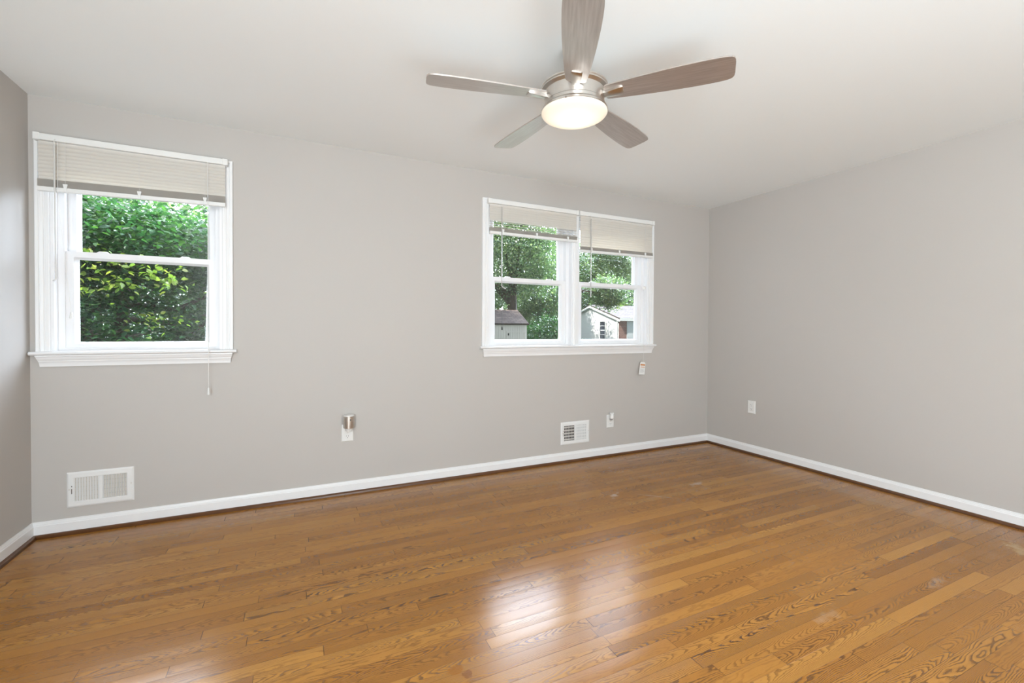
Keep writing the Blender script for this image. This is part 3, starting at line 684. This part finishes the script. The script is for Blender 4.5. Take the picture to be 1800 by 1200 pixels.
outlet('white outlet plate alone on the blank right wall', (0, -0.516, 0.446), -math.pi / 2, 'decora')

nl = thing('night_light', 'silver cylinder night light with white top plugged in at wall centre', 'night light', (-3.566, 0, 0.4595), group='plug-in units in the outlets')
def npart(b, name, m, par, smooth=35, bevel=0.0):
    o = b.build(name, m, None, smooth=smooth, bevel=bevel); o.parent = par; return o
cy_ = -0.046; cx_ = 0.006
npart(MB().box(-0.016, 0.018, -0.046, -0.0082, -0.010, 0.026), 'plug_body', M['plastic'], nl, bevel=0.004)
npart(MB().lathe([(0.010, -0.018), (0.020, -0.014), (0.024, 0.010), (0.020, 0.016)], (cx_, cy_, 0.006), 28), 'neck', M['plastic'], nl)
npart(MB().lathe([(0.030, 0.0), (0.0365, 0.001), (0.0370, 0.004), (0.0370, 0.082), (0.0355, 0.084), (0.030, 0.084)], (cx_, cy_, 0.016), 40), 'shade', M['silver'], nl)
npart(MB().lathe([(0.0, 0.076), (0.034, 0.076), (0.0360, 0.084), (0.0350, 0.0895), (0.030, 0.0915), (0.0, 0.0925)], (cx_, cy_, 0.016), 40), 'diffuser', M['plastic'], nl)
npart(MB().lathe([(0.0, 0), (0.004, -0.001), (0.005, -0.003), (0, -0.004)], (cx_ + 0.006, cy_ - 0.0365, 0.078), 12, axis='y'), 'light_sensor', M['black'], nl)
af = thing('plug_in_freshener', 'small pale plug-in unit in the outlet beside the right register', 'air freshener', (-1.262, 0, 0.3505), group='plug-in units in the outlets')
npart(MB().box(-0.016, 0.010, -0.030, -0.0082, -0.016, 0.014), 'plug_body', M['grey_plastic'], af, bevel=0.004)
npart(MB().lathe([(0.018, 0.0), (0.0205, 0.002), (0.0205, 0.030), (0.017, 0.036), (0.016, 0.043)], (-0.010, -0.036, 0.004), 28), 'body', M['clear_plastic'], af)
npart(MB().lathe([(0.0, 0.040), (0.0185, 0.040), (0.0195, 0.043), (0.0195, 0.051), (0.017, 0.054), (0.0, 0.055)], (-0.010, -0.036, 0.004), 28), 'cap', M['plastic'], af)

# ------------------------------------------------------------------ outdoors
b = MB().add([(-60, 0.2, GZ), (90, 0.2, GZ), (90, 110, GZ), (-60, 110, GZ)], [(0, 1, 2, 3)])
struct(b.build('lawn', M['lawn']), 'grass lawn outside', 'lawn')

# shed: vertical siding, gable roof with leaf litter
def prism_roof(b, x0, x1, ya, yb, yr, ze, zr, th, ov):
    """ridge along x at y = yr; slabs of thickness th, overhang ov"""
    for y0, s in ((ya, -1), (yb, 1)):
        k = (zr - ze) / abs(yr - y0); ye = y0 + s * ov; zz = ze - ov * k
        b.loops([[(xx, ye, zz), (xx, yr, zr), (xx, yr, zr - th), (xx, ye, zz - th)] for xx in (x0, x1)])
shed = thing('garden_shed', 'pale sided garden shed with weathered leaf strewn shingle roof', 'shed', (4.0, 16.1, GZ))
def opart(b, name, m, par, smooth=None, uv=False):
    o = b.build(name, m, None, smooth=smooth)
    if uv: box_uv(o)
    o.parent = par; o.matrix_parent_inverse = Matrix.Translation(-Vector(par.location)) if par.parent is None else Matrix()
    return o
b = MB(); sx0, sx1, sy0, sy1 = 2.5, 5.58, 15.0, 17.2
b.loops([[(xx, sy0, GZ), (xx, sy0, 1.42), (xx, 16.1, 2.02), (xx, sy1, 1.42), (xx, sy1, GZ)] for xx in (sx0, sx1)])
x = sx0 + 0.06
while x < sx1 - 0.03:
    b.box(x, x + 0.022, sy0 - 0.014, sy0, GZ, 1.41); x += 0.115
wall_ = opart(b, 'wall', M['shed_wall'], shed)
b = MB(); prism_roof(b, sx0 - 0.1, sx1 + 0.06, sy0, sy1, 16.1, 1.50, 2.10, 0.07, 0.10); opart(b, 'roof', M['shed_roof'], shed, uv=True)
b = MB().frame(4.55, 5.50, -0.80, 1.10, [(0, 14.985), (0, 14.97), (1, 14.97), (1, 14.985)], wl=0.05, wr=0.05, wt=0.05, wb=0.05); opart(b, 'door_frame', M['shed_wall'], shed)
b = MB().box(4.62, 4.66, 14.95, 14.985, 0.9, 1.0); opart(b, 'door_latch', M['black'], shed)

hx, hy0, hy1, hr = 14.83, 20.0, 26.3, 23.15
ze, zr_ = 1.90, 2.86
house = thing('neighbour_house', 'white gabled house with brick side seen through the twin window', 'house', (17.5, 23.15, GZ))
b = MB(); b.add([(hx, hy0 + 0.02, GZ), (hx, hy1, GZ), (hx, hy1, ze), (hx, hr, zr_ - 0.02), (hx, hy0 + 0.02, ze),
                 (hx + 0.12, hy0 + 0.02, GZ), (hx + 0.12, hy1, GZ), (hx + 0.12, hy1, ze), (hx + 0.12, hr, zr_ - 0.02), (hx + 0.12, hy0 + 0.02, ze)],
                [(0, 1, 2, 3, 4), (9, 8, 7, 6, 5), (0, 5, 6, 1), (1, 6, 7, 2), (2, 7, 8, 3), (3, 8, 9, 4), (4, 9, 5, 0)])
opart(b, 'gable_wall', M['house_wall'], house)
b = MB(); b.box(hx + 0.001, 22.0, hy0, hy0 + 0.12, GZ, ze); opart(b, 'brick_wall', M['brick'], house, uv=True)
b = MB(); b.box(hx + 0.12, 22.0, hy1 - 0.12, hy1, GZ, ze); b.box(21.88, 22.0, hy0 + 0.12, hy1 - 0.12, GZ, ze); opart(b, 'rear_wall', M['house_wall'], house)
b = MB(); prism_roof(b, hx - 0.10, 22.2, hy0, hy1, hr, ze + 0.10, zr_ + 0.10, 0.10, 0.22); opart(b, 'roof', M['house_roof'], house, uv=True)
b = MB()
for y0, s in ((hy0, -1), (hy1, 1)):                 # barge boards on the gable
    k = (zr_ - ze) / (hr - hy0); ye = y0 + s * 0.22
    b.loops([[(xx, ye, ze + 0.01 - 0.22 * k), (xx, hr, zr_ + 0.01), (xx, hr, zr_ - 0.13), (xx, ye, ze - 0.13 - 0.22 * k)] for xx in (hx - 0.13, hx - 0.10)])
opart(b, 'barge_board', M['house_trim'], house)
b = MB().box(hx - 0.1, 22.2, hy0 - 0.25, hy0 - 0.22, ze - 0.14, ze + 0.05); b.box(hx + 0.0, 22.2, hy0 - 0.22, hy0, ze - 0.10, ze - 0.07); opart(b, 'fascia', M['house_trim'], house)
b = MB().frame(21.36, 22.04, 0.52, 1.78, [(0, 0), (0, -0.05), (1, -0.05), (1, 0)], wl=0.06, wr=0.06, wt=0.06, wb=0.06)
b.box(21.42, 21.98, -0.045, -0.005, 1.12, 1.18)
b.v = [(hx + y, xx, z) for xx, y, z in b.v]
gw = opart(b, 'gable_window', M['house_trim'], house)
b = MB().box(hx - 0.012, hx - 0.002, 21.42, 21.98, 0.58, 1.72); o = b.build('pane', M['win_dark'], None); o.parent = gw
b = None
for zz in (1.43, 0.84):
    o = MB().box(hx - 0.022, hx - 0.014, 21.42, 21.98, zz, zz + 0.03).build('muntin', M['house_trim'], None); o.parent = gw
b = MB().box(15.46, 16.45, hy0 - 0.03, hy0 - 0.001, GZ, 1.74); b.box(15.52, 16.39, hy0 - 0.045, hy0 - 0.03, GZ + 0.1, 1.66); opart(b, 'door', M['house_door'], house)
b = MB().tube([(hx - 0.06, hy0 + 0.10, ze - 0.15), (hx - 0.06, hy0 + 0.10, GZ)], 0.035, 8); opart(b, 'downpipe', M['house_trim'], house)

# ---- trees and bushes
def leaves(name, parent, m, centres, per, spread, size, seed, flat=0.6, up=0.5, fold=True):
    rg = np.random.default_rng(seed)
    C_ = np.repeat(np.asarray(centres, float), per, axis=0); n = len(C_)
    P = C_ + rg.normal(0, 1, (n, 3)) * np.array([spread, spread, spread * flat])
    nr = rg.normal(0, 1, (n, 3)); nr[:, 2] = np.abs(nr[:, 2]) + up; nr /= np.linalg.norm(nr, axis=1)[:, None]
    d = rg.normal(0, 1, (n, 3)); d[:, 2] -= 0.5; d -= (d * nr).sum(1)[:, None] * nr; d /= np.linalg.norm(d, axis=1)[:, None] + 1e-9
    s = np.cross(nr, d); L = size * rg.uniform(0.6, 1.25, n)[:, None]; W_ = L * rg.uniform(0.26, 0.36, n)[:, None]
    if fold:
        V = np.stack([P, P + d * L * 0.28 + s * W_ + nr * L * 0.08, P + d * L * 0.66 + s * W_ * 0.85 + nr * L * 0.05, P + d * L - nr * L * 0.12,
                      P + d * L * 0.66 - s * W_ * 0.85 + nr * L * 0.05, P + d * L * 0.28 - s * W_ + nr * L * 0.08], axis=1).reshape(-1, 3)
        base = (np.arange(n) * 6)[:, None]
        Fs = np.concatenate([base + np.array([0, 1, 2, 3]), base + np.array([0, 3, 4, 5])], axis=1).reshape(-1)
        nf = 2 * n
    else:
        V = np.stack([P, P + d * L * 0.5 + s * W_ + nr * L * 0.1, P + d * L, P + d * L * 0.5 - s * W_ + nr * L * 0.1], axis=1).reshape(-1, 3)
        Fs = np.arange(n * 4); nf = n
    me = bpy.data.meshes.new(name)
    me.vertices.add(len(V)); me.vertices.foreach_set('co', V.astype(np.float32).ravel())
    me.loops.add(len(Fs)); me.loops.foreach_set('vertex_index', Fs.astype(np.int32))
    me.polygons.add(nf); me.polygons.foreach_set('loop_start', (np.arange(nf) * 4).astype(np.int32))
    me.update(calc_edges=True); me.materials.append(m)
    o = bpy.data.objects.new(name, me); COL.objects.link(o); o.parent = parent
    o.matrix_parent_inverse = Matrix.Translation(-Vector(parent.location))
    return o
def crown_pts(c, r, n, seed, shell=0.55):
    rg = np.random.default_rng(seed)
    v = rg.normal(0, 1, (n, 3)); v /= np.linalg.norm(v, axis=1)[:, None]
    q = rg.uniform(shell ** 3, 1, n) ** (1 / 3)
    wob = 1 + 0.16 * np.sin(v[:, 0] * 5 + seed) * np.cos(v[:, 2] * 4 + v[:, 1] * 3)
    return np.asarray(c) + v * (q * wob)[:, None] * np.asarray(r)
def tree(name, label, cat, base, trunk_r, trunk_top, c, r, ncl, per, spread, size, m, seed, branches=5, group=None, extra=None, fold=False, shell=0.5, up=0.5, low=0.1, more=None):
    t = thing(name, label, cat, base, group=group)
    rg = random.Random(seed)
    b = MB(); bs = Vector(base); tp = Vector(trunk_top)
    mid = bs.lerp(tp, 0.5) + Vector((rg.uniform(-.15, .15), rg.uniform(-.1, .1), 0))
    b.tube([bs, bs.lerp(mid, 0.15), mid, tp], [trunk_r * 1.35, trunk_r, trunk_r * 0.85, trunk_r * 0.6], 12)
    for i in range(branches):
        a = 2 * math.pi * i / branches + rg.random(); s_ = mid.lerp(tp, rg.uniform(low, 1.0))
        e = Vector(c) + Vector((math.cos(a) * r[0] * 0.75, math.sin(a) * r[1] * 0.75, r[2] * rg.uniform(-0.2, 0.7)))
        m_ = s_.lerp(e, 0.5) + Vector((0, 0, -0.12 * r[2]))
        b.tube([s_, m_, e], [trunk_r * 0.45, trunk_r * 0.28, trunk_r * 0.08], 8)
    o = b.build('trunk', M['bark'], None, smooth=60); o.parent = t; o.matrix_parent_inverse = Matrix.Translation(-bs)
    pts = crown_pts(c, r, ncl, seed, shell)
    if more: pts = np.concatenate([pts, crown_pts(*more)])
    leaves('foliage', t, m, pts, per, spread, size, seed, fold=fold, up=up)
    if extra: leaves('sunlit_foliage', t, M['leaf_sunlit'], extra, per, spread * 0.7, size, seed + 5, fold=fold, up=0.9)['label'] = 'leaves with sunlight painted in as yellow-green'
    return t
G_ = 'trees beyond the windows'
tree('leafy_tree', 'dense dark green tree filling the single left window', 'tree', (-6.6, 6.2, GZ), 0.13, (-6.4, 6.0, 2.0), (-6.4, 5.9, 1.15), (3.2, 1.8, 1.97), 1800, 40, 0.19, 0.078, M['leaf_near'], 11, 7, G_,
     extra=[(-6.05, 3.45, 2.0), (-5.75, 3.5, 1.92), (-5.45, 3.5, 1.86), (-6.2, 3.6, 1.68), (-5.9, 3.6, 1.70), (-5.3, 3.6, 1.75), (-5.5, 4.0, 1.25)], fold=True, up=1.3, more=((-6.9, 4.8, 2.36), (3.6, 1.5, 0.50), 700, 77, 0.1))
tree('leafy_tree', 'green backdrop tree behind the dense tree at the single window', 'tree', (-9.2, 14, GZ), 0.2, (-9.2, 14, 2.2), (-9.2, 14, 2.4), (4.2, 2.0, 3.3), 500, 40, 0.42, 0.24, M['leaf_far'], 12, 5, G_)
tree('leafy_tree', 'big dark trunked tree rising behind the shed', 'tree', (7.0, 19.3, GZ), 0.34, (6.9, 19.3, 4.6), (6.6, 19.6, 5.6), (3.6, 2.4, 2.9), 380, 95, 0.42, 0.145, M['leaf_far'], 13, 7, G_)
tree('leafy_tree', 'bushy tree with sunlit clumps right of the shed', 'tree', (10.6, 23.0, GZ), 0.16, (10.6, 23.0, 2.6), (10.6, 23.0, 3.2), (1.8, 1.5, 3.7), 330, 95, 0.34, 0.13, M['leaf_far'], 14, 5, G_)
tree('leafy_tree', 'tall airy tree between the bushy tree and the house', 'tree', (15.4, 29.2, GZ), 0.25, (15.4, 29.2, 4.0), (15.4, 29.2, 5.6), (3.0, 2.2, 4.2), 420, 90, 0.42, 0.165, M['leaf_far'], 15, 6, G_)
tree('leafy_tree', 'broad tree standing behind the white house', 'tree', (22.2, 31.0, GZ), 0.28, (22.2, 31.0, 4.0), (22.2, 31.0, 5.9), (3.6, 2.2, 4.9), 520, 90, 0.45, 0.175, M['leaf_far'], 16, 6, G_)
tree('leafy_tree', 'small sunlit tree leaning over the white gable', 'tree', (10.3, 18.2, GZ), 0.09, (10.4, 18.1, 3.5), (12.5, 18.1, 3.35), (1.35, 0.9, 0.85), 120, 75, 0.22, 0.12, M['leaf_far'], 17, 4, G_, low=0.9,
     extra=[(12.1, 17.7, 2.75), (12.5, 17.6, 2.85), (12.9, 17.7, 2.75), (13.1, 17.8, 2.6), (12.3, 17.6, 3.0)])
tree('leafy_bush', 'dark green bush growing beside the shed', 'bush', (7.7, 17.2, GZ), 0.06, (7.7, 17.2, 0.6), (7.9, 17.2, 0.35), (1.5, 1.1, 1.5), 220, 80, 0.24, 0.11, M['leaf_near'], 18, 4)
for i, (px, py, lb) in enumerate(((12.8, 36, 'far tree seen above the shed roof'), (22.5, 46, 'far tree behind the tall airy tree'), (28.5, 38, 'far tree beyond the white house roof'), (37, 34, 'far tree at the right end of the tree row'))):
    tree('leafy_tree', lb, 'tree', (px, py, GZ), 0.3, (px, py, 3.5), (px, py, 4.6), (4.0, 2.0, 5.6 + 0.4 * (i % 2)), 460, 70, 0.50, 0.22, M['leaf_far'], 20 + i, 5, G_)
tree('leafy_tree', 'round tree left of the shed shading its roof', 'tree', (0.9, 14.6, GZ), 0.16, (0.9, 14.6, 2.6), (0.9, 14.6, 4.1), (1.7, 1.7, 2.4), 260, 70, 0.30, 0.14, M['leaf_far'], 31, 5, G_)
tree('leafy_tree', 'far tree left of the shed behind the round tree', 'tree', (2.5, 34, GZ), 0.3, (2.5, 34, 3.5), (2.5, 34, 4.4), (4.0, 2.0, 5.2), 420, 60, 0.50, 0.24, M['leaf_far'], 41, 5, G_)
tree('leafy_tree', 'far tree between the two windows, deep in the yard', 'tree', (-5.5, 30, GZ), 0.28, (-5.5, 30, 3.5), (-5.5, 30, 4.2), (3.4, 2.0, 5.0), 380, 60, 0.48, 0.24, M['leaf_far'], 42, 5, G_)
